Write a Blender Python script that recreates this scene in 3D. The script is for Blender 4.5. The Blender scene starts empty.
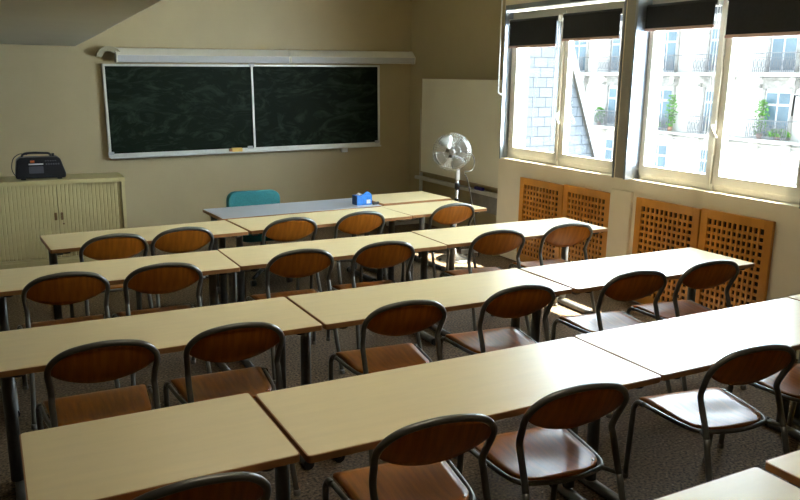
import bpy, bmesh, math, random
from mathutils import Vector, Matrix
random.seed(7)
scn = bpy.context.scene
COL = scn.collection
PI = math.pi
T = 0.68            # table top height

# ------------------------------------------------------------------ materials
def newmat(name):
    m = bpy.data.materials.new(name); m.use_nodes = True
    nt = m.node_tree; nt.nodes.clear()
    out = nt.nodes.new('ShaderNodeOutputMaterial')
    b = nt.nodes.new('ShaderNodeBsdfPrincipled')
    nt.links.new(b.outputs[0], out.inputs[0])
    return m, nt, b, out

def setp(b, **k):
    for n, v in k.items():
        b.inputs[n.replace('_', ' ')].default_value = v

def mat(name, col, rough=.5, metal=0., noise=0., scale=20., bump=0., spec=.5, stretch=(1, 1, 1), coat=0.):
    m, nt, b, out = newmat(name)
    setp(b, Roughness=rough, Metallic=metal)
    b.inputs['Specular IOR Level'].default_value = spec
    b.inputs['Coat Weight'].default_value = coat
    b.inputs['Coat Roughness'].default_value = .12
    tc = nt.nodes.new('ShaderNodeTexCoord'); mp = nt.nodes.new('ShaderNodeMapping')
    mp.inputs['Scale'].default_value = stretch
    nt.links.new(tc.outputs['Object'], mp.inputs[0])
    nz = nt.nodes.new('ShaderNodeTexNoise'); nz.inputs['Scale'].default_value = scale
    nz.inputs['Detail'].default_value = 4
    nt.links.new(mp.outputs[0], nz.inputs['Vector'])
    rp = nt.nodes.new('ShaderNodeValToRGB')
    a = [max(0, c * (1 - noise)) for c in col]; z = [min(1, c * (1 + noise)) for c in col]
    rp.color_ramp.elements[0].color = (*a, 1); rp.color_ramp.elements[0].position = .3
    rp.color_ramp.elements[1].color = (*z, 1); rp.color_ramp.elements[1].position = .7
    nt.links.new(nz.outputs['Fac'], rp.inputs[0]); nt.links.new(rp.outputs[0], b.inputs['Base Color'])
    if bump:
        bp = nt.nodes.new('ShaderNodeBump'); bp.inputs['Strength'].default_value = bump
        bp.inputs['Distance'].default_value = .003
        nt.links.new(nz.outputs['Fac'], bp.inputs['Height']); nt.links.new(bp.outputs[0], b.inputs['Normal'])
    return m

M = {}
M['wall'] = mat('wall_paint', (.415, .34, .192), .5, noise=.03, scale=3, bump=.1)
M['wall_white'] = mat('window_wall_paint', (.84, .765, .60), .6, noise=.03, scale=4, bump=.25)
M['ceiling'] = mat('ceiling_paint', (.50, .48, .37), .85, noise=.03, scale=2)
M['laminate'] = mat('maple_laminate', (.80, .66, .375), .36, noise=.03, scale=5, stretch=(1, 7, 1), spec=.6)
M['grey_laminate'] = mat('grey_laminate', (.40, .42, .46), .3, noise=.03, scale=8)
M['edge'] = mat('brown_edge', (.38, .18, .065), .4, noise=.12, scale=12)
M['table_metal'] = mat('table_leg_metal', (.13, .135, .13), .4, metal=.3, noise=.1)
M['foot_metal'] = mat('table_foot_metal', (.17, .17, .165), .35, metal=.5, noise=.1)
M['chair_metal'] = mat('chair_tube', (.15, .148, .13), .33, metal=.55, noise=.08)
M['chair_wood'] = mat('chair_ply', (.42, .13, .012), .33, noise=.2, scale=7, stretch=(9, 1, 1), coat=.0, spec=.33)
M['black'] = mat('black_plastic', (.012, .012, .013), .45, noise=.1)
M['rubber'] = mat('grey_rubber', (.22, .21, .19), .7, noise=.1)
M['white_paint'] = mat('window_paint', (.74, .71, .62), .4, noise=.02)
M['silver'] = mat('silver_lining', (.26, .285, .32), .32, metal=.7, noise=.08, scale=6, stretch=(1, 1, .1))
M['pier'] = mat('pier_paint', (.24, .22, .185), .45)
M['alu'] = mat('aluminium', (.62, .62, .58), .4, metal=.35, noise=.04)
M['blind'] = mat('blind_cloth', (.010, .010, .014), .8, noise=.2, scale=60)
M['blind_bar'] = mat('blind_bar', (.62, .42, .38), .4)
M['pine'] = mat('varnished_pine', (.58, .25, .035), .35, noise=.22, scale=6, stretch=(1, 1, .15), coat=.2)
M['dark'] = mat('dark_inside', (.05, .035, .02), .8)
M['cup'] = mat('cupboard_cream', (.50, .42, .20), .5, noise=.03)
M['cup_brown'] = mat('handle_brown', (.16, .09, .03), .4)
M['lamp_cream'] = mat('lamp_case', (.72, .70, .62), .45, noise=.02)
M['lamp_grey'] = mat('lamp_front', (.43, .43, .44), .45, noise=.02)
M['olive'] = mat('bracket_olive', (.30, .27, .18), .6)
M['teal'] = mat('teal_cloth', (.02, .155, .165), .9, noise=.2, scale=120, bump=.3)
M['blue'] = mat('blue_card', (.02, .19, .62), .45, noise=.25, scale=30)
M['navy'] = mat('navy_card', (.012, .06, .20), .5, noise=.3, scale=30)
M['white'] = mat('white_plastic', (.8, .8, .78), .4)
M['chrome'] = mat('chrome', (.68, .68, .66), .18, metal=1.)
M['blade'] = mat('fan_blade', (.30, .30, .27), .4, metal=.7)
M['wboard'] = mat('whiteboard_face', (.80, .76, .62), .3, noise=.02, scale=3)
M['wood_rail'] = mat('stand_wood', (.42, .33, .2), .5)
M['yellow'] = mat('yellow_sponge', (.66, .42, .10), .8, noise=.1)
M['wood'] = mat('wood_back', (.35, .14, .04), .5)
M['radio'] = mat('radio_case', (.012, .013, .016), .4, noise=.1)
M['radio_grey'] = mat('radio_grey', (.10, .10, .12), .4)
M['orange'] = mat('orange_mark', (.6, .12, .02), .4)
M['violet'] = mat('violet_marker', (.05, .04, .28), .4)
M['stone'] = mat('facade_stone', (.58, .565, .53), .8, noise=.05, scale=.8)
M['stone_c'] = mat('cornice_stone', (.44, .43, .40), .8, noise=.1, scale=2)
M['stone_d'] = mat('carved_stone', (.30, .29, .27), .85, noise=.3, scale=5, bump=.6)
M['iron'] = mat('wrought_iron', (.17, .17, .18), .5, metal=.3)
M['facade_frame'] = mat('facade_frame', (.55, .55, .56), .5)
M['facade_glass'] = mat('facade_glass', (.11, .17, .21), .1, noise=.3, scale=.7)
M['curtain'] = mat('curtain_red', (.36, .27, .25), .8, noise=.2)
M['leaf'] = mat('leaf_green', (.12, .30, .05), .6, noise=.4, scale=9)
M['pot'] = mat('pot_clay', (.35, .2, .14), .7)
M['zinc'] = mat('zinc', (.045, .047, .052), .6, metal=.0, noise=.1)
M['asphalt'] = mat('asphalt', (.25, .25, .25), .9)

# carpet-like speckled floor
m, nt, b, out = newmat('speckled_floor'); M['floor'] = m
tc = nt.nodes.new('ShaderNodeTexCoord')
n1 = nt.nodes.new('ShaderNodeTexNoise'); n1.inputs['Scale'].default_value = 75; n1.inputs['Detail'].default_value = 3
n2 = nt.nodes.new('ShaderNodeTexNoise'); n2.inputs['Scale'].default_value = 1.6
nt.links.new(tc.outputs['Object'], n1.inputs['Vector']); nt.links.new(tc.outputs['Object'], n2.inputs['Vector'])
rp = nt.nodes.new('ShaderNodeValToRGB')
for p, c in ((.34, (.028, .017, .008)), (.5, (.095, .060, .030)), (.68, (.26, .175, .095))):
    e = rp.color_ramp.elements[0] if p == .34 else (rp.color_ramp.elements[1] if p == .68 else rp.color_ramp.elements.new(.5))
    e.position = p; e.color = (*c, 1)
nt.links.new(n1.outputs['Fac'], rp.inputs[0])
mx = nt.nodes.new('ShaderNodeMix'); mx.data_type = 'RGBA'; mx.blend_type = 'MULTIPLY'; mx.inputs[0].default_value = .35
rp2 = nt.nodes.new('ShaderNodeValToRGB'); rp2.color_ramp.elements[0].color = (.6, .6, .6, 1); rp2.color_ramp.elements[0].position = .35
rp2.color_ramp.elements[1].position = .65
nt.links.new(n2.outputs['Fac'], rp2.inputs[0]); nt.links.new(rp.outputs[0], mx.inputs['A']); nt.links.new(rp2.outputs[0], mx.inputs['B'])
nt.links.new(mx.outputs['Result'], b.inputs['Base Color']); setp(b, Roughness=.8)

# chalkboard with chalk smears
m, nt, b, out = newmat('chalkboard'); M['chalkboard'] = m
tc = nt.nodes.new('ShaderNodeTexCoord'); mp = nt.nodes.new('ShaderNodeMapping')
mp.inputs['Scale'].default_value = (1, 1, 2.2); mp.inputs['Rotation'].default_value = (0, .5, 0)
nt.links.new(tc.outputs['Object'], mp.inputs[0])
n1 = nt.nodes.new('ShaderNodeTexNoise'); n1.inputs['Scale'].default_value = 2.6; n1.inputs['Detail'].default_value = 7
n1.inputs['Distortion'].default_value = 2.2; n1.inputs['Roughness'].default_value = .65
nt.links.new(mp.outputs[0], n1.inputs['Vector'])
rp = nt.nodes.new('ShaderNodeValToRGB')
rp.color_ramp.elements[0].position = .48; rp.color_ramp.elements[0].color = (.003, .008, .003, 1)
rp.color_ramp.elements[1].position = .78; rp.color_ramp.elements[1].color = (.030, .044, .031, 1)
nt.links.new(n1.outputs['Fac'], rp.inputs[0]); nt.links.new(rp.outputs[0], b.inputs['Base Color']); setp(b, Roughness=.6); b.inputs['Specular IOR Level'].default_value = .12

# slate cladding
m, nt, b, out = newmat('slate_cladding'); M['slate'] = m
tc = nt.nodes.new('ShaderNodeTexCoord'); sp = nt.nodes.new('ShaderNodeSeparateXYZ'); cb = nt.nodes.new('ShaderNodeCombineXYZ')
nt.links.new(tc.outputs['Object'], sp.inputs[0]); nt.links.new(sp.outputs['X'], cb.inputs['X']); nt.links.new(sp.outputs['Z'], cb.inputs['Y'])
br = nt.nodes.new('ShaderNodeTexBrick'); br.inputs['Scale'].default_value = 1
br.inputs['Color1'].default_value = (.050, .057, .066, 1); br.inputs['Color2'].default_value = (.057, .064, .074, 1)
br.inputs['Mortar'].default_value = (.020, .023, .028, 1); br.inputs['Mortar Size'].default_value = .005
br.inputs['Brick Width'].default_value = .185; br.inputs['Row Height'].default_value = .108
nt.links.new(cb.outputs[0], br.inputs['Vector']); nt.links.new(br.outputs['Color'], b.inputs['Base Color']); setp(b, Roughness=.9); b.inputs['Specular IOR Level'].default_value = .05

# window pane: clear, with a faint reflection
m = bpy.data.materials.new('window_glass'); m.use_nodes = True; nt = m.node_tree; nt.nodes.clear()
out = nt.nodes.new('ShaderNodeOutputMaterial'); tr = nt.nodes.new('ShaderNodeBsdfTransparent'); gl = nt.nodes.new('ShaderNodeBsdfGlossy')
gl.inputs['Roughness'].default_value = .03; tr.inputs[0].default_value = (.97, .985, .98, 1)
mx = nt.nodes.new('ShaderNodeMixShader'); mx.inputs[0].default_value = .06
nt.links.new(tr.outputs[0], mx.inputs[1]); nt.links.new(gl.outputs[0], mx.inputs[2]); nt.links.new(mx.outputs[0], out.inputs[0])
M['glass'] = m

# ------------------------------------------------------------------ geometry helpers
def box(bm, x0, x1, y0, y1, z0, z1, bev=0.):
    r = bmesh.ops.create_cube(bm, size=1)
    vs = r['verts']
    for v in vs:
        v.co = Vector(((x0 + x1) / 2 + v.co.x * (x1 - x0), (y0 + y1) / 2 + v.co.y * (y1 - y0), (z0 + z1) / 2 + v.co.z * (z1 - z0)))
    if bev:
        es = list({e for v in vs for e in v.link_edges})
        bmesh.ops.bevel(bm, geom=es, offset=bev, segments=2, affect='EDGES')
    return bm

def bx(*a, **k):
    return box(bmesh.new(), *a, **k)

def smooth_path(pts, n=6, closed=False):
    P = [Vector(p) for p in pts]; out = []
    N = len(P)
    rng = range(N if closed else N - 1)
    for i in rng:
        if closed:
            p0, p1, p2, p3 = P[(i - 1) % N], P[i], P[(i + 1) % N], P[(i + 2) % N]
        else:
            p1, p2 = P[i], P[i + 1]
            p0 = P[i - 1] if i else p1 * 2 - p2
            p3 = P[i + 2] if i + 2 < N else p2 * 2 - p1
        for k in range(n):
            t = k / n
            out.append(.5 * ((2 * p1) + (p2 - p0) * t + (2 * p0 - 5 * p1 + 4 * p2 - p3) * t * t + (3 * p1 - p0 - 3 * p2 + p3) * t ** 3))
    if not closed:
        out.append(P[-1])
    return out

def tube(bm, pts, r, seg=10, closed=False, cap=True, flat=1.):
    P = [Vector(p) for p in pts]; N = len(P); rings = []
    tang = []
    for i in range(N):
        a = P[(i - 1) % N] if (closed or i) else P[i]
        c = P[(i + 1) % N] if (closed or i < N - 1) else P[i]
        tang.append((c - a).normalized())
    t0 = tang[0]
    u = t0.orthogonal().normalized()
    if abs(t0.z) < .99:
        u = Vector((0, 0, 1)).cross(t0).normalized()
    for i in range(N):
        t = tang[i]
        u = (u - t * u.dot(t)).normalized(); w = t.cross(u)
        rr = r[i] if isinstance(r, (list, tuple)) else r
        rings.append([bm.verts.new(P[i] + (u * math.cos(a) + w * math.sin(a) * flat) * rr) for a in [2 * PI * k / seg for k in range(seg)]])
    for i in range(N if closed else N - 1):
        A, B = rings[i], rings[(i + 1) % N]
        for k in range(seg):
            f = bm.faces.new((A[k], A[(k + 1) % seg], B[(k + 1) % seg], B[k])); f.smooth = True
    if cap and not closed:
        bm.faces.new(rings[0][::-1]); bm.faces.new(rings[-1])
    return bm

def tb(*a, **k):
    return tube(bmesh.new(), *a, **k)

def cyl(bm, p0, p1, r, seg=16):
    return tube(bm, [p0, p1], r, seg)

def lathe(bm, prof, seg=24, center=(0, 0, 0), mtx=None):
    rings = []
    for r, z in prof:
        ring = []
        for k in range(seg):
            a = 2 * PI * k / seg
            v = Vector((r * math.cos(a), r * math.sin(a), z))
            if mtx: v = mtx @ v
            ring.append(bm.verts.new(v + Vector(center)))
        rings.append(ring)
    for A, B in zip(rings, rings[1:]):
        for k in range(seg):
            f = bm.faces.new((A[k], A[(k + 1) % seg], B[(k + 1) % seg], B[k])); f.smooth = True
    bm.faces.new(rings[0][::-1]); bm.faces.new(rings[-1])
    return bm

def prism(bm, outline, axis, a0, a1):
    """outline: 2-D points; axis: 'x','y','z' extrusion axis from a0 to a1."""
    def P(p, a):
        return {'x': (a, p[0], p[1]), 'y': (p[0], a, p[1]), 'z': (p[0], p[1], a)}[axis]
    A = [bm.verts.new(P(p, a0)) for p in outline]; B = [bm.verts.new(P(p, a1)) for p in outline]
    n = len(A)
    bm.faces.new(A[::-1]); bm.faces.new(B)
    for i in range(n):
        bm.faces.new((A[i], A[(i + 1) % n], B[(i + 1) % n], B[i]))
    return bm

def rrect(x0, x1, y0, y1, r, n=4):
    o = []
    for cx, cy, a0 in ((x1 - r, y1 - r, 0), (x0 + r, y1 - r, PI / 2), (x0 + r, y0 + r, PI), (x1 - r, y0 + r, 1.5 * PI)):
        for k in range(n + 1):
            a = a0 + PI / 2 * k / n
            o.append((cx + r * math.cos(a), cy + r * math.sin(a)))
    return o

def obj(name, bm, m, parent=None, label=None):
    bmesh.ops.recalc_face_normals(bm, faces=bm.faces)
    me = bpy.data.meshes.new(name); bm.to_mesh(me); bm.free()
    me.materials.append(m)
    o = bpy.data.objects.new(name, me); COL.objects.link(o)
    if parent: o.parent = parent
    if label: o['label'] = label
    return o

def thing(name, label, cat, loc=(0, 0, 0), rz=0, group=None):
    o = bpy.data.objects.new(name, None); COL.objects.link(o)
    o.location = loc; o.rotation_euler = (0, 0, rz); o.empty_display_size = .1
    o['label'] = label; o['category'] = cat
    if group: o['group'] = group
    return o

def tag(o, label, cat, group=None):
    o['label'] = label; o['category'] = cat
    if group: o['group'] = group
    return o

def struct(name, bm, m, parent=None, label=None):
    o = obj(name, bm, m, parent, label)
    if not parent: o['kind'] = 'structure'
    return o

def dup(root, loc, rz, label, group=None):
    r = root.copy(); COL.objects.link(r); r.location = loc; r.rotation_euler = (0, 0, rz); r['label'] = label
    if group: r['group'] = group
    for ch in list(root.children):
        c = ch.copy(); COL.objects.link(c); c.parent = r
        for g in list(ch.children):
            d = g.copy(); COL.objects.link(d); d.parent = c
    return r

# ------------------------------------------------------------------ room shell
XW, XR, YB, XL, YF, ZH, ZL = 4.52, 4.70, 8.55, -2.6, -2.4, 3.1, 2.0
YE = 6.36                     # far end of the window wall
SILL, HEAD = .98, 2.40
struct('floor', bx(XL - .2, 5.0, YF - .2, YB + .2, -.12, 0), M['floor'])
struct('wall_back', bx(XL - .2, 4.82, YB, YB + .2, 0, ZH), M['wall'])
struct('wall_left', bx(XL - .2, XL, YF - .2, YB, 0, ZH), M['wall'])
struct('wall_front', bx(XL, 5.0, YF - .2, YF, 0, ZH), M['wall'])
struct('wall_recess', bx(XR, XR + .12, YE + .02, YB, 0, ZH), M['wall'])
# low ceiling on the left, high ceiling over the rest
bm = bmesh.new()
prism(bm, [(XL, YF), (.42, YF), (.63, 3.0), (.765, 5.67), (.90, YB), (XL, YB)], 'z', ZL, ZL + .12)
low = struct('ceiling_low', bm, M['ceiling'])
bv = low.modifiers.new('bevel', 'BEVEL'); bv.width = .03; bv.segments = 3
bm = bmesh.new()
prism(bm, [(.42, YF), (.63, 3.0), (.765, 5.67), (.90, YB), (.80, YB), (.67, 5.67), (.54, 3.0), (.32, YF)], 'z', ZL + .12, ZH)
struct('wall_upper', bm, M['wall'])
struct('ceiling', bx(XL - .2, 5.0, YF - .2, YB + .2, ZH, ZH + .15), M['ceiling'])

# window wall: openings (far y, near y)
OPEN = [(6.34, 4.74), (4.60, 3.06), (2.92, 1.38), (1.24, -.30)]
bm = bmesh.new()
box(bm, XW, XW + .3, YF, YE, 0, SILL)
box(bm, XW, XW + .3, YF, YE, HEAD, ZH)
ys = [YE] + [v for o in OPEN for v in o] + [YF]
for a, c in zip(ys[0::2], ys[1::2]):
    box(bm, XW, XW + .3, c, a, SILL, HEAD)
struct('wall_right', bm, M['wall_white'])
# silver lining of each opening: two sides, head
for i, (ya, yb) in enumerate(OPEN):
    bm = bmesh.new()
    for y, s in ((ya, -1), (yb, 1)):
        pr = [(XW - .012, y - s * .0), (XW - .012, y + s * .012), (XW + .02, y + s * .014), (XW + .04, y + s * .008), (XW + .075, y + s * .012), (XW + .09, y + s * .004), (XW + .09, y)]
        prism(bm, pr, 'z', SILL - .01, HEAD)
    box(bm, XW - .006, XW + .09, yb + .012, ya - .012, HEAD - .012, HEAD - .001)
    box(bm, XW - .008, XW - .001, yb, ya, HEAD - .012, HEAD + .03)
    struct('trim_%d' % (i + 1), bm, M['silver'])

for n_, (a, c) in enumerate(((4.545, 4.665), (2.86, 2.98), (1.18, 1.30))):
    bm = bmesh.new(); box(bm, 4.455, XW + .002, a, c, SILL + .005, HEAD + .35, .004)
    struct('trim_%d' % (7 + n_), bm, M['pier'])
    bm = bmesh.new(); prism(bm, [(4.452, a - .001), (4.452, a + .012), (4.447, a + .018), (4.444, a + .006), (4.446, a - .008), (4.50, a - .012), (4.59, a - .006), (4.59, a + .02), (4.56, a - .001)], 'z', SILL + .0, HEAD + .3)
    struct('trim_%d' % (10 + n_), bm, M['silver'])
FX = 4.60
def window(i, ya, yb):
    """two-sash casement between y=yb (near) and ya (far)"""
    w = bpy.data.objects.new('window_%d' % i, None); COL.objects.link(w); w.location = (FX, (ya + yb) / 2, SILL)
    w['kind'] = 'structure'
    H = HEAD - .03 - SILL; h = (ya - yb) / 2 - .002
    def L(b0, b1, c0, c1, d0, d1, bm, bev=.003):
        box(bm, b0, b1, c0, c1, d0, d1, bev)
    bm = bmesh.new()
    L(0, .07, -h, h, 0, .045, bm); L(0, .07, -h, h, H - .05, H, bm)
    L(0, .07, -h, -h + .05, .045, H - .05, bm); L(0, .07, h - .05, h, .045, H - .05, bm)
    L(.01, .07, -.02, .02, .045, H - .05, bm)
    obj('window_frame', bm, M['white_paint'], w)
    for s in (-1, 1):
        y0, y1 = (.004, h - .05) if s > 0 else (-h + .05, -.004)
        bm = bmesh.new()
        L(-.012, .045, y0, y1, .045, .11, bm); L(-.012, .045, y0, y1, H - .105, H - .05, bm)
        L(-.012, .045, y0, y0 + .055, .11, H - .105, bm); L(-.012, .045, y1 - .055, y1, .11, H - .105, bm)
        sh = obj('sash', bm, M['white_paint'], w)
        obj('pane', bx(.02, .026, y0 + .05, y1 - .05, .105, H - .10), M['glass'], sh)
        bm = bmesh.new()
        yy = h - .03 if s > 0 else -h + .03
        for z in (.18, .72, 1.2): cyl(bm, (-.016, yy + s * -.018, z), (-.016, yy + s * -.018, z + .07), .008, 8)
        obj('hinge', bm, M['white_paint'], sh)
    bm = bmesh.new()
    cyl(bm, (-.025, 0, .02), (-.025, 0, H - .03), .007, 8)
    box(bm, -.03, -.01, -.022, .022, .0, .05, .004)
    for z in (.02, .25, .95): box(bm, -.034, -.012, -.012, .012, z, z + .02, .003)
    box(bm, -.045, -.02, -.012, .012, .42, .50, .005)
    tube(bm, smooth_path([(-.045, 0, .47), (-.07, .0, .46), (-.075, -.03, .42), (-.065, -.05, .38)], 4), .008, 8)
    obj('handle', bm, M['white_paint'], w, 'cream espagnolette rod with curved handle')
    if i > 2:  # blinds added on the unseen near windows to cut their light
        obj('blind_cloth', bx(-.06, -.055, -h + .02, h - .02, 1.03 - SILL, 2.3 - SILL), M['blind'], w)
    return w
for i, (ya, yb) in enumerate(OPEN): window(i + 1, ya, yb)

# blinds
def blind(ya, yb, ztop, zbot, label, chain_side, chain_z):
    w = (ya - yb)
    t = thing('roller_blind', label, 'blind', (FX - .045, (ya + yb) / 2, ztop), 0, 'black roller blinds')
    h = w / 2
    obj('roller', cyl(bmesh.new(), (0, -h, 0), (0, h, 0), .022, 16), M['black'], t)
    bm = bmesh.new()
    box(bm, -.024, -.021, -h + .012, h - .012, zbot - ztop, .0)
    obj('blind_cloth', bm, M['blind'], t)
    obj('bottom_bar', bx(-.03, -.015, -h + .008, h - .008, zbot - ztop - .022, zbot - ztop, bev=.003), M['blind_bar'], t, 'pale pink bottom bar')
    bm = bmesh.new()
    for y in (-h - .006, h + .006): box(bm, -.02, .028, y - .006, y + .006, -.028, .028, .003)
    obj('bracket', bm, M['white'], t)
    if chain_z:
        y = -h - .02 if chain_side < 0 else h + .02
        zb = chain_z - ztop
        pts = [(-.02, y - .012, 0), (-.024, y - .012, zb * .5), (-.03, y - .014, zb + .06), (-.035, y - .004, zb), (-.03, y + .010, zb + .06), (-.024, y + .012, zb * .5), (-.02, y + .012, 0)]
        obj('bead_chain', tb(smooth_path(pts, 6), .0032, 6), M['white'], t)
    return t
blind(6.30, 5.585, 2.275, 2.055, 'black roller blind over the far pane beside the slate wall', -1, 1.22)
blind(5.515, 4.80, 2.285, 2.095, 'shallow black roller blind next to the pier between the windows', 1, None)
blind(4.55, 3.885, 2.29, 2.135, 'shallowest black roller blind, just right of the silver pier', -1, 1.12)
blind(3.80, 3.12, 2.30, 2.06, 'deepest black roller blind at the right edge of the photo', 1, None)

# black casement stay on the right sash
t = tag(obj('window_stay', tube(bmesh.new(), [(4.57, 3.10, 1.62), (4.555, 3.13, 1.665), (4.55, 3.225, 1.668), (4.55, 3.228, 1.54)], .007, 8), M['black']),
        'black angled window stay at the right edge of the near pane', 'window stay')
# crank rod hanging at the far side of the windows
t = thing('blind_crank', 'thin white crank rod hanging beside the far window', 'crank rod', (4.49, 6.375, 1.6))
obj('rod', tb([(0, 0, .06), (0, 0, 1.0)], .006, 8), M['white'], t)
obj('crank_handle', tb(smooth_path([(0, 0, .07), (0, -.002, .02), (-.005, -.02, .0), (0, -.05, .0)], 4), .008, 8), M['white'], t)
obj('hook', bx(-.01, .028, -.02, .02, .99, 1.02, bev=.003), M['white'], t)

# baseboards, pipe cover
struct('baseboard_right', bx(XW - .022, XW, 4.76, YE, 0, .085, bev=.004), M['wall_white'])
struct('baseboard_back', bx(1.25, XR, YB - .015, YB, 0, .08, bev=.003), M['wall'])
struct('trim_5', bx(XW - .03, XW, 4.50, 4.735, 0, .88, bev=.004), M['wall_white'])
struct('trim_6', bx(XW - .10, XW + .03, YE - .12, YE + .0, 0, .12, bev=.01), M['cup'])

# radiator grilles
def grille(y0, y1, z0, z1, label):
    t = thing('radiator_grille', label, 'radiator grille', (XW, (y0 + y1) / 2, z0), 0, 'wooden lattice grilles under the windows')
    h = (y1 - y0) / 2 - .003; H = z1 - z0
    bm = bmesh.new()
    m_ = .062
    box(bm, -.03, -.004, -h, -h + m_, 0, H, .002); box(bm, -.03, -.004, h - m_, h, 0, H, .002)
    box(bm, -.0295, -.004, -h + m_, h - m_, 0, m_ + .01); box(bm, -.0295, -.004, -h + m_, h - m_, H - m_, H)
    obj('grille_frame', bm, M['pine'], t)
    bm = bmesh.new()
    yi0, yi1, zi0, zi1 = -h + m_, h - m_, m_ + .01, H - m_
    ny = 11; nz = 14
    py = (yi1 - yi0) / ny; pz = (zi1 - zi0) / nz
    for k in range(1, ny): box(bm, -.027, -.015, yi0 + k * py - py * .20, yi0 + k * py + py * .20, zi0, zi1)
    for k in range(1, nz): box(bm, -.025, -.013, yi0, yi1, zi0 + k * pz - pz * .20, zi0 + k * pz + pz * .20)
    obj('lattice', bm, M['pine'], t)
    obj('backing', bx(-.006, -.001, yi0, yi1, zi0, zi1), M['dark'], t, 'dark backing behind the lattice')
grille(5.325, 5.96, .02, .832, 'wooden lattice grille at the far end, left of the first pair')
grille(4.726, 5.32, .02, .842, 'wooden lattice grille just left of the white pipe cover')
grille(3.815, 4.445, .02, .852, 'wooden lattice grille just right of the white pipe cover')
grille(3.22, 3.81, .02, .860, 'nearest wooden lattice grille, with bare white wall to its right')

# ------------------------------------------------------------------ tables
def make_table(L, top='laminate', W=.5):
    """origin: near-left corner on floor; extends +x and +y"""
    t = thing('classroom_table', '', 'table')
    bm = prism(bmesh.new(), rrect(.004, L - .004, .004, W - .004, .010), 'z', T - .024, T)
    tt = obj('tabletop', bm, M[top], t)
    bm = prism(bmesh.new(), rrect(0, L, 0, W, .014), 'z', T - .0235, T - .0015)
    obj('edge_band', bm, M['edge'], tt, 'brown edge band')
    for s in (0, 1):
        x = .06 if s == 0 else L - .06
        y = W - .10
        bm = tube(bmesh.new(), [(x, y, .05), (x, y, T - .028)], .026, 14)
        obj('leg', bm, M['table_metal'], t)
        xf = .07 if s == 0 else L - .07
        bm = bmesh.new(); tube(bm, [(xf, .02, .025), (xf, W - .03, .025)], .0225, 14)
        ft = obj('foot', bm, M['foot_metal'], t)
        obj('end_cap', tb([(xf, .005, .025), (xf, .03, .025)], .0245, 14), M['black'], ft, 'black end cap')
        obj('end_cap', tb([(xf, W - .04, .025), (xf, W - .015, .025)], .0245, 14), M['black'], ft, 'black end cap')
        bm = bmesh.new(); box(bm, x - .02, x + .02, .06, W - .06, T - .052, T - .025, .004)
        obj('top_support', bm, M['table_metal'], t)
        xp = x + (.035 if s == 0 else -.035)
        bm = lathe(bmesh.new(), [(.006, -.012), (.022, -.010), (.027, 0)], 14, (xp, .028, T - .024))
        obj('corner_pad', bm, M['black'], t)
    bm = bmesh.new(); box(bm, .08, L - .08, W - .12, W - .085, T - .075, T - .027, .003)
    obj('crossbar', bm, M['table_metal'], t)
    return t

protos = {}
def place_table(x, y, L, rz, label, group, top='laminate'):
    key = (round(L, 2), top)
    if key not in protos:
        t = make_table(L, top); protos[key] = t
        t.location = (x, y, 0); t.rotation_euler = (0, 0, rz); t['label'] = label; t['group'] = group
        return t
    return dup(protos[key], (x, y, 0), rz, label, group)

G = 'maple-topped tables in rows'
place_table(.012, 1.928, .71, 0, 'short maple table at the lower left, its left end just inside the photo', G)
place_table(.735, 1.905, 1.395, 0, 'long maple table in the middle of the nearest full row', G)
place_table(2.137, 1.91, 1.395, 0, 'pale maple table shining white at the right of the nearest full row', G)
place_table(3.545, 1.92, .70, 0, 'sliver of a maple table at the right edge, behind the cut-off chair', G)
place_table(-.065, 3.0, 1.30, 0, 'left maple table of the second row, cut by the left edge', G)
place_table(1.245, 3.0, 1.40, 0, 'middle maple table of the second row', G)
place_table(2.655, 2.985, 1.385, 0, 'right maple table of the second row, ending before the near grilles', G)
place_table(-.06, 4.165, 1.275, 0, 'left maple table of the third row, in front of the cupboard', G)
place_table(1.222, 4.19, 1.38, 0, 'middle maple table of the third row', G)
place_table(2.61, 4.21, 1.40, 0, 'right maple table of the third row, ending at the far grilles', G)
place_table(.295, 5.075, 1.275, .06, 'left maple table of the farthest row, its left end by the cupboard', G)
place_table(1.585, 5.165, 1.34, .06, 'middle maple table of the farthest row, against the grey desk', G)
place_table(2.93, 5.262, .76, .08, 'short maple table before the fan at the right of the farthest row', G)
place_table(2.985, 5.875, .72, .06, 'short maple table beside the blue box, behind the farthest row', G)
place_table(.455, .79, 1.40, 0, 'maple table corner in the bottom right, left of the gap', G)
place_table(1.896, .80, 1.40, 0, 'maple table corner at the bottom right edge, right of the gap', G)
td = place_table(1.535, 5.700, 1.40, .06, 'grey-topped teacher desk in front of the teal chair', 'teacher furniture', 'grey_laminate')
del td['group']

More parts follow.
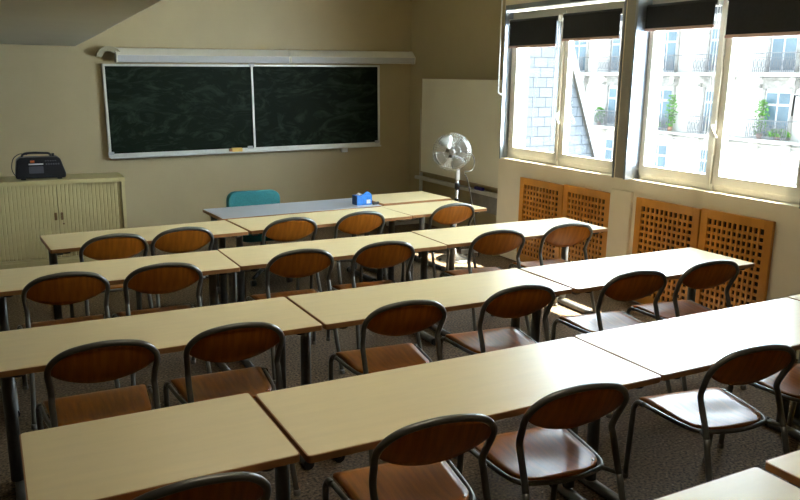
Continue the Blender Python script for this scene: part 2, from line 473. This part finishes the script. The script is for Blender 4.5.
# ------------------------------------------------------------------ chairs
def make_chair():
    t = thing('school_chair', '', 'chair')
    R = .0122
    zs = .385         # rail height
    kz = .55
    # hoop: seat height -> kink -> arch
    right = [(.190, -.058, zs), (.189, -.034, .45), (.190, -.010, .512), (.189, .0, .545), (.193, -.018, .595), (.198, -.040, .642), (.190, -.060, .682), (.155, -.078, .720), (.10, -.090, .743), (0, -.095, .754)]
    left = [(-x, y, z) for x, y, z in right[:-1]][::-1]
    obj('back_hoop', tb(smooth_path(right + left, 5), R, 12), M['chair_metal'], t)
    for s in (-1, 1):
        bm = tube(bmesh.new(), smooth_path([(s * .190, -.058, zs + .002), (s * .197, -.108, .22), (s * .208, -.185, .012)], 5), R, 12)
        l = obj('leg', bm, M['chair_metal'], t)
        obj('rubber_foot', lathe(bmesh.new(), [(.013, 0), (.0155, .003), (.015, .022), (.012, .026)], 12, (s * .208, -.186, 0)), M['rubber'], l)
        # front leg
        bm = tube(bmesh.new(), smooth_path([(s * .222, .300, zs - .001), (s * .223, .332, zs - .006), (s * .226, .350, zs - .03), (s * .226, .357, zs - .07), (s * .222, .380, .012)], 6), R, 12)
        l = obj('leg', bm, M['chair_metal'], t)
        obj('rubber_foot', lathe(bmesh.new(), [(.013, 0), (.0155, .003), (.015, .022), (.012, .026)], 12, (s * .222, .381, 0)), M['rubber'], l)
    # seat frame: one tube down the sides and round the rear
    rail = [(.219, .302, zs - .001), (.211, .20, zs - .001), (.197, .09, zs - .001), (.178, .030, zs - .001), (.135, -.002, zs - .001), (.0, -.026, zs - .001)]
    rl = rail + [(-x, y, z) for x, y, z in rail[:-1]][::-1]
    bm = tube(bmesh.new(), smooth_path(rl, 5), .0095, 10)
    for s in (-1, 1): tube(bm, [(s * .160, .012, zs - .001), (s * .189, -.055, zs + .004)], .008, 8)
    tube(bm, [(-.215, .22, zs - .008), (.215, .22, zs - .008)], .008, 8)
    obj('seat_frame', bm, M['chair_metal'], t)
    # seat: dished ply
    bm = bmesh.new()
    nu, nv = 14, 14; g = []
    for j in range(nv + 1):
        v = j / nv
        row = []
        y = .362 - v * .379
        hw = .208 - .030 * v
        if v > .72: hw *= math.sqrt(max(0, 1 - ((v - .72) / .285) ** 2)) ** .75
        if v < .06: hw -= .012 * (1 - v / .06)
        for i in range(nu + 1):
            u = -1 + 2 * i / nu
            dish = -.014 * math.exp(-((u * .9) ** 2 + ((v - .62) / .33) ** 2) * 1.6)
            lip = -.010 * max(0, (.15 - v) / .15) ** 2
            row.append(Vector((u * hw, y, zs + .013 + dish + lip)))
        g.append(row)
    for top in (1, 0):
        vv = [[bm.verts.new(p - Vector((0, 0, 0 if top else .009))) for p in r] for r in g]
        for j in range(nv):
            for i in range(nu):
                q = (vv[j][i], vv[j][i + 1], vv[j + 1][i + 1], vv[j + 1][i])
                f = bm.faces.new(q if not top else q[::-1]); f.smooth = True
        if top: va = vv
        else: vb = vv
    loop = lambda q: q[0] + [r[-1] for r in q[1:]] + q[-1][-2::-1] + [r[0] for r in q[-2:0:-1]]
    A, B = loop(va), loop(vb)
    for i in range(len(A)):
        bm.faces.new((A[i], A[(i + 1) % len(A)], B[(i + 1) % len(A)], B[i]))
    st = obj('seat', bm, M['chair_wood'], t)
    for s in (-1, 1):
        obj('rivet', lathe(bmesh.new(), [(.0055, 0), (.0045, .002), (.001, .003)], 8, (s * .150, .040, zs + .012)), M['chrome'], st)
    # backrest: lens filling the arch up to the tube
    arch = [p for p in smooth_path(right + left, 8) if p.z >= .648]
    bm = bmesh.new(); nv = 7; sides = []
    n_ = len(arch)
    for off in (.005, -.005):
        vv = []
        for i, p in enumerate(arch):
            u = p.x / .198
            c = Vector((p.x * .985, p.y + .002, p.z - .003))
            zb = .650 - .074 * max(0, 1 - u * u) ** .8
            xb = p.x * .985
            yb_ = -.012 - .03 * max(0, (zb - .56) / .1)
            cl = []
            for j in range(nv + 1):
                f = j / nv
                z = c.z + (zb - c.z) * f
                y = c.y + (yb_ - c.y) * f - .010 * math.sin(PI * f) * (1 - u * u)
                cl.append(bm.verts.new((c.x + (xb - c.x) * f, y + off, z)))
            vv.append(cl)
        for i in range(n_ - 1):
            for j in range(nv):
                f = bm.faces.new((vv[i][j], vv[i + 1][j], vv[i + 1][j + 1], vv[i][j + 1])); f.smooth = True
        sides.append(vv)
    a, c = sides
    for i in range(n_ - 1):
        for j in (0, nv): bm.faces.new((a[i][j], a[i + 1][j], c[i + 1][j], c[i][j]))
    for i in (0, n_ - 1):
        for j in range(nv): bm.faces.new((a[i][j], a[i][j + 1], c[i][j + 1], c[i][j]))
    obj('backrest', bm, M['chair_wood'], t)
    return t

chair0 = make_chair(); first = [True]
def chair(x, y, rz, label):
    label = 'wooden school chair ' + label
    if first[0]:
        first[0] = False
        chair0.location = (x, y, 0); chair0.rotation_euler = (0, 0, math.radians(rz)); chair0['label'] = label; chair0['group'] = 'wooden school chairs'
        return
    dup(chair0, (x, y, 0), math.radians(rz), label, 'wooden school chairs')
CH = [
 (.385, 1.865, 0, 'at the bottom left, only its curved top showing'),
 (1.135, 1.90, -5, 'cut by the bottom edge, before the long middle table'),
 (1.69, 1.905, -6, 'bottom centre, window glare on its seat, right of the cut-off chair'),
 (2.57, 1.905, -9, 'standing clear at the lower right, front leg and seat fully showing'),
 (3.22, 1.92, -6, 'cut by the right edge of the photo'),
 (.325, 3.028, 0, 'at far left of the second row, behind the short table'),
 (.838, 3.024, -2, 'second from left in the second row, before the left table end'),
 (1.63, 3.015, -5, 'third from left in the second row, before the middle table'),
 (2.268, 3.01, -5, 'fourth from left in the second row, two dark table legs behind it'),
 (3.02, 2.99, -7, 'fifth from left in the second row, before the right table'),
 (3.59, 2.985, -7, 'rightmost in the second row, before the nearest lattice grille'),
 (.30, 4.193, 0, 'at far left of the third row'),
 (.785, 4.19, -1, 'second from left in the third row'),
 (1.575, 4.21, -3, 'third from left in the third row'),
 (2.125, 4.207, -4, 'fourth from left in the third row'),
 (2.995, 4.225, -6, 'fifth from left in the third row, before the far left grille'),
 (3.60, 4.23, -6, 'rightmost in the third row, before the far grilles'),
 (.66, 5.10, 3, 'leftmost in the farthest row, before the cupboard doors'),
 (1.10, 5.15, 3, 'second from left in the farthest row'),
 (1.875, 5.21, 2, 'third from left in the farthest row, before the grey desk'),
 (2.445, 5.245, 2, 'fourth from left in the farthest row, in front of the blue box'),
 (3.30, 5.30, 0, 'with a pale backrest below the fan'),
]
for c in CH: chair(*c)

# teal swivel chair behind the desk
t = thing('office_chair', 'teal upholstered chair behind the grey desk', 'chair', (2.06, 6.62, 0))
bm = bmesh.new()
o_ = rrect(-.24, .24, 0, .30, .075, 6)
def bend(bm, k=.25):
    for v in bm.verts: v.co.y += -k * v.co.x ** 2
A = []
for off, sc in ((-.035, .96), (-.02, 1), (.02, 1), (.035, .96)):
    A.append([bm.verts.new((x * sc, off, .445 + .15 + (z - .15) * sc)) for x, z in o_])
for p, q in zip(A, A[1:]):
    for i in range(len(p)):
        f = bm.faces.new((p[i], p[(i + 1) % len(p)], q[(i + 1) % len(p)], q[i])); f.smooth = True
bm.faces.new(A[0]); bm.faces.new(A[-1]); bend(bm)
obj('backrest', bm, M['teal'], t)
bm = prism(bmesh.new(), rrect(-.24, .24, -.48, -.04, .09, 6), 'z', .38, .45)
st = obj('seat', bm, M['teal'], t)
q = st.modifiers.new('bevel', 'BEVEL'); q.width = .015; q.segments = 3
obj('back_support', tb(smooth_path([(0, -.2, .37), (0, .02, .36), (0, .05, .42), (0, .045, .6)], 5), .018, 10), M['black'], t)
obj('gas_column', cyl(bmesh.new(), (0, -.26, .07), (0, -.26, .38), .025, 14), M['black'], t)
for k in range(5):
    a = 2 * PI * k / 5 + .3
    e = (.27 * math.cos(a), -.26 + .27 * math.sin(a))
    l = obj('leg', tb([(0, -.26, .10), (e[0], e[1], .07)], [.022, .014], 8), M['black'], t)
    obj('caster', cyl(bmesh.new(), (e[0] - .02, e[1], .027), (e[0] + .02, e[1], .027), .026, 12), M['black'], l)

# ------------------------------------------------------------------ on the desks
t = thing('blue_box', 'small blue carton on the grey desk near its right end', 'box', (2.80, 5.915, T), .06)
bm = bx(-.072, .072, -.045, .045, .0, .082, bev=.002)
obj('carton', bm, M['blue'], t)
obj('side_label', bx(-.075, -.0722, -.04, .04, .004, .078), M['navy'], t)
bm = bx(.018, .055, -.0475, -.0455, .012, .045)
obj('sticker', bm, M['white'], t)
bm = bmesh.new(); prism(bm, [(-.03, .082), (.02, .115), (.05, .105), (.07, .082)], 'y', -.04, -.036)
obj('flap', bm, M['blue'], t)
obj('tissue', prism(bmesh.new(), [(-.05, .0825), (-.03, .10), (-.01, .094), (.0, .0825)], 'y', -.01, .02), M['white'], t)
bm = bmesh.new(); box(bm, -.034, .034, -.012, .012, 0, .022, .004)
o = tag(obj('eraser', bm, M['black']), 'small dark eraser beside the blue carton', 'eraser'); o.location = (2.905, 5.865, T); o.rotation_euler = (0, 0, .3)

# ------------------------------------------------------------------ chalkboard
TL = -.0155      # slightly out of level
bb = thing('chalkboard', 'long green chalkboard in two panels on the back wall', 'chalkboard', (2.68, YB, .90))
bb.rotation_euler = (0, TL, 0)
W0, W1, H0 = -1.555, 1.585, .955
obj('chalk_panel', bx(W0 + .02, .01, -.05, -.02, .045, H0 - .01), M['chalkboard'], bb)
obj('chalk_panel', bx(.012, W1 - .02, -.038, -.01, .045, H0 - .01), M['chalkboard'], bb)
bm = bmesh.new()
box(bm, W0, W0 + .025, -.06, -.001, .02, H0, .003); box(bm, W1 - .025, W1, -.05, -.001, .02, H0, .003)
box(bm, W0, .02, -.06, -.001, H0 - .018, H0 + .004, .003); box(bm, .02, W1, -.05, -.001, H0 - .014, H0 + .004, .003)
box(bm, -.008, .014, -.062, -.02, .03, H0 + .006, .003)
obj('board_frame', bm, M['alu'], bb)
bm = bmesh.new()
box(bm, W0, W1, -.055, -.001, .005, .05, .003); box(bm, W0 + .01, W1 - .02, -.12, -.05, .0, .008, .002); box(bm, W0 + .01, W1 - .02, -.12, -.112, .0, .018, .002)
obj('chalk_tray', bm, M['alu'], bb)
bm = bmesh.new()
for x in (W0 + .02, -.05, W1 - .045): box(bm, x - .03, x + .03, -.066, -.05, .04, .07, .003)
box(bm, -.03, .03, -.062, -.02, H0 - .02, H0 + .014, .003)
obj('corner_clip', bm, M['lamp_grey'], bb)
# eraser on the tray
er = thing('board_eraser', 'yellow chalkboard sponge with brown back on the chalk tray', 'sponge', (2.455, YB - .085, .913), 0)
obj('sponge', bx(-.045, .07, -.024, .024, 0, .042, bev=.004), M['yellow'], er)
obj('wooden_back', bx(-.075, -.045, -.02, .02, .004, .036, bev=.006), M['wood'], er)
o = tag(obj('wall_socket', bx(-.04, .04, -.035, 0, -.025, .03, bev=.006), M['white']), 'small white socket box under the chalkboard, right of centre', 'socket')
o.location = (3.80, YB, .885)

# board lamps above
def lamp(x0, x1, z, label):
    t = thing('board_lamp', label, 'wall lamp', (x0, YB, z)); t.rotation_euler = (0, TL, 0)
    L = x1 - x0
    pr = [(0, .015), (-.07, .0), (-.125, .004), (-.135, .072), (-.06, .140), (0, .146)]
    obj('casing', prism(bmesh.new(), pr, 'x', .008, L - .008), M['lamp_cream'], t)
    obj('front_panel', prism(bmesh.new(), [(-.1265, .006), (-.1365, .070), (-.139, .070), (-.129, .004)], 'x', .012, L - .012), M['lamp_grey'], t, 'grey front panel')
    bm = bmesh.new()
    pr2 = [(0, .010), (-.07, -.004), (-.129, .0), (-.141, .074), (-.062, .145), (0, .150)]
    prism(bm, pr2, 'x', 0, .010); prism(bm, pr2, 'x', L - .010, L)
    obj('end_plate', bm, M['lamp_cream'], t)
lamp(1.245, 3.09, 1.853, 'long cream board lamp above the left part of the chalkboard')
lamp(3.10, 4.69, 1.883, 'long cream board lamp above the right part of the chalkboard')
bm = bmesh.new()
arc = [(math.cos(a), math.sin(a)) for a in [PI * .12 + (PI * .85) * k / 12 for k in range(13)]]
outl = [(.125 * c, .115 * s) for c, s in arc] + [(.075 * c, .065 * s) for c, s in arc[::-1]]
prism(bm, outl, 'y', -.10, -.001)
o = tag(obj('wall_bracket', bm, M['olive']), 'curved olive bracket on the wall left of the board lamps', 'bracket'); o.location = (1.185, YB, 1.895)

# ------------------------------------------------------------------ cupboard and radio
cp = thing('tambour_cupboard', 'low cream cupboard with ribbed roller doors at the left', 'cupboard', (.53, 7.77, 0))
bm = bmesh.new()
box(bm, -.59, -.56, -.215, .215, .06, .765); box(bm, .56, .59, -.215, .215, .06, .765); box(bm, -.56, .56, .20, .215, .06, .765); box(bm, -.56, .56, -.19, .215, .06, .08)
box(bm, -.58, .58, -.20, .20, 0, .06)
obj('body', bm, M['cup'], cp)
obj('cupboard_top', bx(-.595, .595, -.225, .22, .758, .797, bev=.004), M['cup'], cp)
for s in (-1, 1):
    bm = bmesh.new()
    x0, x1 = (-.558, -.002) if s < 0 else (.002, .558)
    n = 17; w = (x1 - x0) / n
    prof = []
    for k in range(n):
        a = x0 + k * w
        prof += [(a, -.190), (a + w * .14, -.196), (a + w * .85, -.196), (a + w * .97, -.190)]
    prof += [(x1, -.175), (x0, -.175)]
    prism(bm, prof, 'z', .085, .757)
    d = obj('door', bm, M['cup'], cp)
    obj('handle', bx(s * .027 + .004 - .011, s * .027 + .004 + .011, -.206, -.195, .43, .50, bev=.003), M['cup_brown'], d)
    if s > 0: obj('lock', cyl(bmesh.new(), (.040, -.208, .395), (.040, -.196, .395), .008, 12), M['cup_brown'], d)
rd = thing('radio_cassette_player', 'black portable radio on top of the cream cupboard', 'radio', (.425, 7.72, .797), .0)
rd.scale = (1, 1, 1.06)
bm = bmesh.new()
prism(bm, [(-.205, .012), (-.213, .03), (-.195, .165), (-.165, .19), (.14, .19), (.165, .175), (.205, .05), (.2, .012)], 'y', -.085, .08)
rr = obj('radio_body', bm, M['radio'], rd); q = rr.modifiers.new('bevel', 'BEVEL'); q.width = .012; q.segments = 3
bm = bmesh.new()
for s in (-1, 1):
    for y in (-.05, .05): box(bm, s * .15 - .02, s * .15 + .02, y - .015, y + .015, 0, .014)
obj('rubber_foot', bm, M['radio'], rd)
obj('carry_handle', tb(smooth_path([(-.15, 0, .175), (-.13, 0, .213), (-.05, 0, .222), (.03, 0, .218), (.08, 0, .212), (.095, 0, .18)], 5), .010, 8), M['radio'], rd)
obj('cassette_door', bx(-.10, .02, -.090, -.084, .055, .115, bev=.003), M['radio_grey'], rd)
obj('tuner_scale', bx(-.10, .02, -.092, -.085, .128, .138), M['white'], rd, 'pale tuner strip')
obj('display_lamp', bx(-.085, -.05, -.092, -.085, .148, .165), M['orange'], rd, 'orange mark on the front')
bm = bmesh.new()
for k in range(6): box(bm, .04 + k * .02, .054 + k * .02, -.093, -.085, .125, .137, .001)
for k in range(5): box(bm, .035 + k * .02, .049 + k * .02, -.093, -.085, .155, .162, .001)
obj('button', bm, M['radio_grey'], rd)
obj('antenna_knob', cyl(bmesh.new(), (.11, 0, .18), (.11, 0, .215), .012, 10), M['radio'], rd)
obj('cable', tb(smooth_path([(-.10, .02, .205), (-.16, .0, .215), (-.215, -.02, .18), (-.235, -.03, .11), (-.225, -.035, .06), (-.19, -.05, .01)], 6), .004, 6), M['black'], rd)

# ------------------------------------------------------------------ whiteboard on its stand
wb = thing('whiteboard', 'large whiteboard on a stand in the far right corner', 'whiteboard', (4.60, 7.2, 0))
y0, y1 = -.80, .885
obj('writing_surface', bx(.005, .018, y0, y1, .65, 1.735), M['wboard'], wb)
bm = bmesh.new()
box(bm, 0, .022, y0 - .012, y0, .638, 1.747, .002); box(bm, 0, .022, y1, y1 + .012, .638, 1.747, .002)
box(bm, 0, .022, y0, y1, 1.735, 1.747, .002); box(bm, 0, .022, y0, y1, .638, .65, .002)
obj('board_frame', bm, M['wood_rail'], wb)
bm = bmesh.new(); box(bm, -.045, .02, y0, y1 + .06, .555, .592, .004)
obj('pen_tray', bm, M['alu'], wb)
for y in (y1 + .05, y0 + .06):
    bm = bmesh.new(); box(bm, .024, .056, y - .016, y + .016, .04, 1.39, .003)
    obj('post', bm, M['alu'], wb)
    bm = bmesh.new(); box(bm, -.42, .06, y - .02, y + .02, .0, .045, .004)
    obj('foot', bm, M['alu'], wb)
obj('lower_panel', bx(.026, .04, y0 + .1, y0 + .62, .36, .54), M['rubber'], wb, 'grey lower panel')
bm = bmesh.new(); box(bm, -.02, .02, -.075, .075, 0, .032, .006)
o = tag(obj('board_marker_wiper', bm, M['violet']), 'dark blue wiper lying on the whiteboard tray', 'board wiper'); o.location = (4.578, 6.775, .592)

# ------------------------------------------------------------------ fan
fn = thing('pedestal_fan', 'chrome pedestal fan in front of the whiteboard', 'fan', (3.985, 6.28, 0))
bm = lathe(bmesh.new(), [(.19, 0), (.19, .012), (.15, .03), (.05, .045), (.03, .07)], 28)
obj('base', bm, M['chrome'], fn)
obj('pole', cyl(bmesh.new(), (0, 0, .05), (0, 0, .80), .015, 14), M['chrome'], fn)
bm = bmesh.new(); cyl(bm, (0, 0, .70), (0, 0, .76), .024, 14); cyl(bm, (0, 0, .58), (0, 0, .61), .022, 14)
obj('collar', bm, M['black'], fn)
HC = Vector((-.12, -.08, 1.068)); Nn = Vector((-.50, -.86, .10)).normalized()
rot = Nn.to_track_quat('Z', 'Y').to_matrix().to_4x4()
X = lambda v: (rot @ Vector(v)) + HC
bm = bmesh.new(); lathe(bm, [(.02, -.19), (.055, -.17), (.06, -.08), (.03, -.05)], 20, HC, rot)
obj('motor', bm, M['black'], fn)
bm = bmesh.new(); box(bm, -.018, .018, -.018, .018, .79, .89, .004); tube(bm, [(0, 0, .88), tuple(X((0, 0, -.13)))], .018, 10)
obj('neck', bm, M['alu'], fn)
bm = bmesh.new()
RG = .180
for rr_, zz in ((RG, 0), (RG, .012), (RG * .97, -.03), (.15, .035), (.08, .045), (.15, -.06)):
    tube(bm, [X((rr_ * math.cos(a), rr_ * math.sin(a), zz)) for a in [2 * PI * k / 40 for k in range(40)]], .0035 if rr_ > .2 else .0018, 6, closed=True)
for k in range(48):
    a = 2 * PI * k / 48
    for sgn in (1, -1):
        tube(bm, [X((r_ * math.cos(a), r_ * math.sin(a), zz)) for r_, zz in ((.035, .05 * sgn - (.02 if sgn < 0 else 0)), (.15, .035 * sgn - (.02 if sgn < 0 else 0)), (RG, 0))], .0012, 4, cap=False)
obj('guard', bm, M['chrome'], fn)
obj('badge', lathe(bmesh.new(), [(.026, .046), (.026, .054), (.016, .058)], 20, HC, rot), M['rubber'], fn)
bl = bmesh.new()
lathe(bl, [(.03, -.04), (.032, .03), (.02, .036)], 16, HC, rot)
obj('hub', bl, M['blade'], fn)
for k in range(4):
    a0 = PI / 2 * k + .5
    bm = bmesh.new(); vv = []
    for i in range(7):
        r_ = .03 + .135 * i / 6
        wd = .32 + .22 * math.sin(PI * i / 7)
        vv.append([bm.verts.new(X((r_ * math.cos(a0 + wd * s), r_ * math.sin(a0 + wd * s), -.005 + s * .022))) for s in (-1, -.5, 0, .5, 1)])
    for i in range(6):
        for j in range(4):
            f = bm.faces.new((vv[i][j], vv[i + 1][j], vv[i + 1][j + 1], vv[i][j + 1])); f.smooth = True
    o = obj('blade', bm, M['blade'], fn)
    q = o.modifiers.new('solid', 'SOLIDIFY'); q.thickness = .002
obj('power_cord', tb(smooth_path([tuple(X((.04, 0, -.17))), (.14, .03, 1.04), (.20, .02, .98), (.17, -.0, .88), (.07, -.01, .86), (.10, -.03, .78), (.16, -.05, .5), (.21, -.06, .2), (.24, -.06, .03), (.26, .1, .008), (.3, .5, .006)], 6), .005, 6), M['black'], fn)

# ------------------------------------------------------------------ outside: facade across the street
FXc = 30.0
bd = thing('apartment_building', 'pale stone apartment building across the street', 'building', (FXc, 28, -12))
def loc(x, y, z): return (x - FXc, y - 28, z + 12)
BAY = [22 + 3.22 * k for k in range(-4, 7)]
LEV = [-6.2, -3.4, -.6, 2.2]
bm = bmesh.new()
def fb(bm, x0, x1, ya, yb_, z0, z1, bev=0):
    a = loc(x0, ya, z0); c = loc(x1, yb_, z1); box(bm, a[0], c[0], a[1], c[1], a[2], c[2], bev)
fb(bm, 30, 38, 4, 46, -12, 4.7)
obj('facade_wall', bm, M['stone'], bd)
bm = bmesh.new()
prism(bm, [(0.02, 16.75), (.9, 19.0), (5, 19.6), (8, 19.6), (8, 16.75)], 'y', -24, 18)
obj('roof', bm, M['zinc'], bd)
bm = bmesh.new()
fb(bm, 29.6, 30, 4, 46, 2.02, 2.2); fb(bm, 29.5, 30, 4, 46, 4.5, 4.75)
fb(bm, 29.88, 30, 4, 46, -.95, -.86)
for k in range(8):
    z = -1.0 - .36 * k
    fb(bm, 29.96, 30, 4, 46, z - .04, z)
obj('cornice', bm, M['stone_c'], bd)
for L in LEV:
    near = abs(L - .8) < 3.2
    for y in BAY:
        low_ = L in (-3.4, -6.2)
        w, h = (.62, 2.02) if not low_ else (.60, 1.75)
        zb = L if not low_ else L + .35
        bm = bmesh.new()
        if near:
            fb(bm, 29.90, 30.02, y - w - .16, y - w, zb, zb + h + .1, .02); fb(bm, 29.90, 30.02, y + w, y + w + .16, zb, zb + h + .1, .02)
            if not low_:
                fb(bm, 29.84, 30, y - w - .25, y + w + .25, zb + h + .1, zb + h + .5, .04); fb(bm, 29.70, 30, y - w - .35, y + w + .35, zb + h + .48, zb + h + .58, .02)
                for s in (-1, 1): fb(bm, 29.66, 30, y + s * (w + .22) - .10, y + s * (w + .22) + .10, zb + h + .12, zb + h + .5, .04)
            obj('carved_surround', bm, M['stone_d'], bd)
        else: bm.free()
        bm = bmesh.new(); fb(bm, 29.97, 30.02, y - w, y + w, zb, zb + h)
        wn = obj('window', bm, M['facade_frame'], bd)
        bm = bmesh.new()
        for s in (-1, 1):
            fb(bm, 29.95, 29.972, y + (.05 if s > 0 else -w + .07), y + (w - .07 if s > 0 else -.05), zb + .1, zb + h - .62)
            fb(bm, 29.95, 29.972, y + (.05 if s > 0 else -w + .07), y + (w - .07 if s > 0 else -.05), zb + h - .52, zb + h - .08)
        obj('pane', bm, M['facade_glass'] if not (low_ and abs(y - 22) < .1) else M['curtain'], wn)
        if L in (-.6, 2.2, 5.0):
            hw = 1.02
            bm = bmesh.new(); fb(bm, 29.35, 30, y - hw, y + hw, L - .16, L, .02)
            for s in (-1, 1): fb(bm, 29.5, 30, y + s * .8 - .1, y + s * .8 + .1, L - .55, L - .16, .06)
            obj('balcony_slab', bm, M['stone'], bd)
            bm = bmesh.new()
            fb(bm, 29.39, 29.43, y - hw + .02, y + hw - .02, L + .78, L + .82); fb(bm, 29.4, 29.42, y - hw + .02, y + hw - .02, L + .08, L + .10)
            fb(bm, 29.4, 29.42, y - hw + .02, y + hw - .02, L + .6, L + .62)
            n = 20
            for k in range(n + 1):
                yy = y - hw + .03 + (2 * hw - .06) * k / n
                fb(bm, 29.40, 29.42, yy - .008, yy + .008, L, L + .8)
            for k in range(10):
                yy = y - hw + .12 + (2 * hw - .24) * k / 9
                c = loc(29.41, yy, L + .35)
                tube(bm, [(c[0], c[1] + .07 * math.cos(a), c[2] + .2 * math.sin(a)) for a in [2 * PI * q / 10 for q in range(10)]], .012, 4, closed=True)
            for s in (-1, 1): fb(bm, 29.4, 30, y + s * (hw - .03) - .012, y + s * (hw - .03) + .012, L + .78, L + .81)
            obj('railing', bm, M['iron'], bd)
# long balcony band under the middle storey
bm = bmesh.new(); fb(bm, 29.55, 30, 4, 46, -.74, -.62, .02); obj('balcony_band', bm, M['stone_c'], bd)

def bush(x, y, z, w, h, label, hang=False):
    t = thing('balcony_plant', label, 'plant', (x, y, z), 0, 'green plants on balconies across the street')
    obj('plant_pot', lathe(bmesh.new(), [(.10, 0), (.14, .22), (.12, .22)], 12), M['pot'], t)
    bm = bmesh.new()
    for k in range(int(260)):
        a = random.random() * 2 * PI; r_ = w * math.sqrt(random.random()) ; zz = .15 + h * random.random()
        r_ *= .5 + .6 * math.sin(PI * min(1, zz / (h + .15)))
        c = Vector((r_ * math.cos(a) * .6, r_ * math.sin(a), zz))
        u = Vector((random.uniform(-1, 1), random.uniform(-1, 1), random.uniform(-1, 1))).normalized(); v = u.orthogonal().normalized()
        s = .07
        vs = [bm.verts.new(c + u * s), bm.verts.new(c + v * s * .6), bm.verts.new(c - u * s), bm.verts.new(c - v * s * .6)]
        bm.faces.new(vs)
    obj('foliage', bm, M['leaf'], t)
bush(29.68, 27.55, -.6, .35, 1.6, 'tall leafy plant on the balcony seen through the left near pane')
bush(29.68, 22.5, -.6, .33, 1.5, 'tall leafy plant on the balcony seen through the right near pane')
bush(29.68, 32.55, -.6, .36, .8, 'green plant on the balcony seen past the slate wall')
bush(29.68, 21.6, -.6, .55, .30, 'low flower box plant beside the tall plant on the right balcony')
bush(29.68, 28.6, -.6, .5, .28, 'low flower box plant on the balcony behind the left near pane')

# neighbouring dormer with slate cladding
dr = thing('slate_dormer', 'slate-clad dormer side wall just outside the far window', 'dormer', (5.3, 7.0, -.5))
bm = prism(bmesh.new(), [(4.9 - 5.3, 0), (6.92 - 5.3, 0), (5.77 - 5.3, 2.75), (5.66 - 5.3, 3.0), (4.9 - 5.3, 3.0)], 'y', 0, 1.6)
obj('cladding', bm, M['slate'], dr)
bm = prism(bmesh.new(), [(6.865 - 5.3, 0), (6.955 - 5.3, 0), (5.74 - 5.3, 3.02), (5.65 - 5.3, 3.02)], 'y', -.04, 1.64)
obj('flashing', bm, M['zinc'], dr, 'grey zinc edge flashing')
struct('street_ground', bx(5.2, 30, -5, 50, -12.2, -12), M['asphalt'])

# ------------------------------------------------------------------ light
w = bpy.data.worlds.new('sky'); scn.world = w; w.use_nodes = True
nt = w.node_tree; bg = nt.nodes['Background']
tc = nt.nodes.new('ShaderNodeTexCoord'); sp = nt.nodes.new('ShaderNodeSeparateXYZ'); nt.links.new(tc.outputs['Generated'], sp.inputs[0])
mr = nt.nodes.new('ShaderNodeMapRange'); mr.interpolation_type = 'SMOOTHSTEP'
mr.inputs['From Min'].default_value = -.1; mr.inputs['From Max'].default_value = .6
mr.inputs['To Min'].default_value = 1.5; mr.inputs['To Max'].default_value = 26
nt.links.new(sp.outputs['X'], mr.inputs['Value'])
mz = nt.nodes.new('ShaderNodeMapRange'); mz.interpolation_type = 'SMOOTHSTEP'
mz.inputs['From Min'].default_value = .30; mz.inputs['From Max'].default_value = .62
mz.inputs['To Min'].default_value = 1; mz.inputs['To Max'].default_value = .22
nt.links.new(sp.outputs['Z'], mz.inputs['Value'])
mm = nt.nodes.new('ShaderNodeMath'); mm.operation = 'MULTIPLY'
nt.links.new(mr.outputs[0], mm.inputs[0]); nt.links.new(mz.outputs[0], mm.inputs[1])
ma = nt.nodes.new('ShaderNodeMath'); ma.operation = 'ADD'; ma.inputs[1].default_value = 1.6
nt.links.new(mm.outputs[0], ma.inputs[0]); nt.links.new(ma.outputs[0], bg.inputs[1])
bg.inputs[0].default_value = (.76, .89, 1.0, 1)
sl = bpy.data.lights.new('sun', 'SUN'); sl.energy = 40; sl.angle = .01; sl.color = (1, .93, .80)
so = bpy.data.objects.new('sun', sl); COL.objects.link(so)
so.rotation_euler = Vector((-.45, .24, -1)).to_track_quat('-Z', 'Y').to_euler()
so.location = (10, 10, 20)

# unseen ceiling fittings added as fill light to brighten the left-hand tables
for cy, wh, pw in ((1.6, 'over the nearest tables', 8.5), (4.5, 'over the third row of tables', 6)):
    t = thing('fill_lamp', 'added white fill lamp %s, above the top of the photo' % wh, 'ceiling lamp', (1.3, cy, ZH), 0, 'added fill lamps')
    obj('casing', bx(-.65, .65, -.10, .10, -.07, 0, bev=.006), M['lamp_cream'], t)
    obj('diffuser', bx(-.62, .62, -.08, .08, -.085, -.068, bev=.004), M['white'], t)
    al = bpy.data.lights.new('fill_area', 'AREA'); al.shape = 'RECTANGLE'; al.size = 1.2; al.size_y = .14; al.energy = pw; al.color = (1, .90, .74)
    ao = bpy.data.objects.new('fill_area', al); COL.objects.link(ao); ao.parent = t; ao.location = (0, 0, -.088)

# ------------------------------------------------------------------ camera
F, yaw, pit, rol = 772.67, .49258, .21908, .015112
fw = Vector((math.sin(yaw) * math.cos(pit), math.cos(yaw) * math.cos(pit), -math.sin(pit)))
rt = Vector((math.cos(yaw), -math.sin(yaw), 0)); up = rt.cross(fw)
r2 = rt * math.cos(rol) + up * math.sin(rol); u2 = -rt * math.sin(rol) + up * math.cos(rol)
cam = bpy.data.cameras.new('camera'); co = bpy.data.objects.new('camera', cam); COL.objects.link(co)
cam.sensor_width = 36; cam.lens = F / 800 * 36; cam.clip_start = .02; cam.clip_end = 300
mw = Matrix((r2, u2, -fw)).transposed().to_4x4(); mw.translation = (0, 0, 1.74)
co.matrix_world = mw
scn.camera = co
scn.view_settings.view_transform = 'Standard'; scn.view_settings.look = 'None'
scn.view_settings.exposure = .84; scn.view_settings.gamma = 1
scn.cycles.max_bounces = 10; scn.cycles.diffuse_bounces = 6
scn.cycles.use_denoising = True
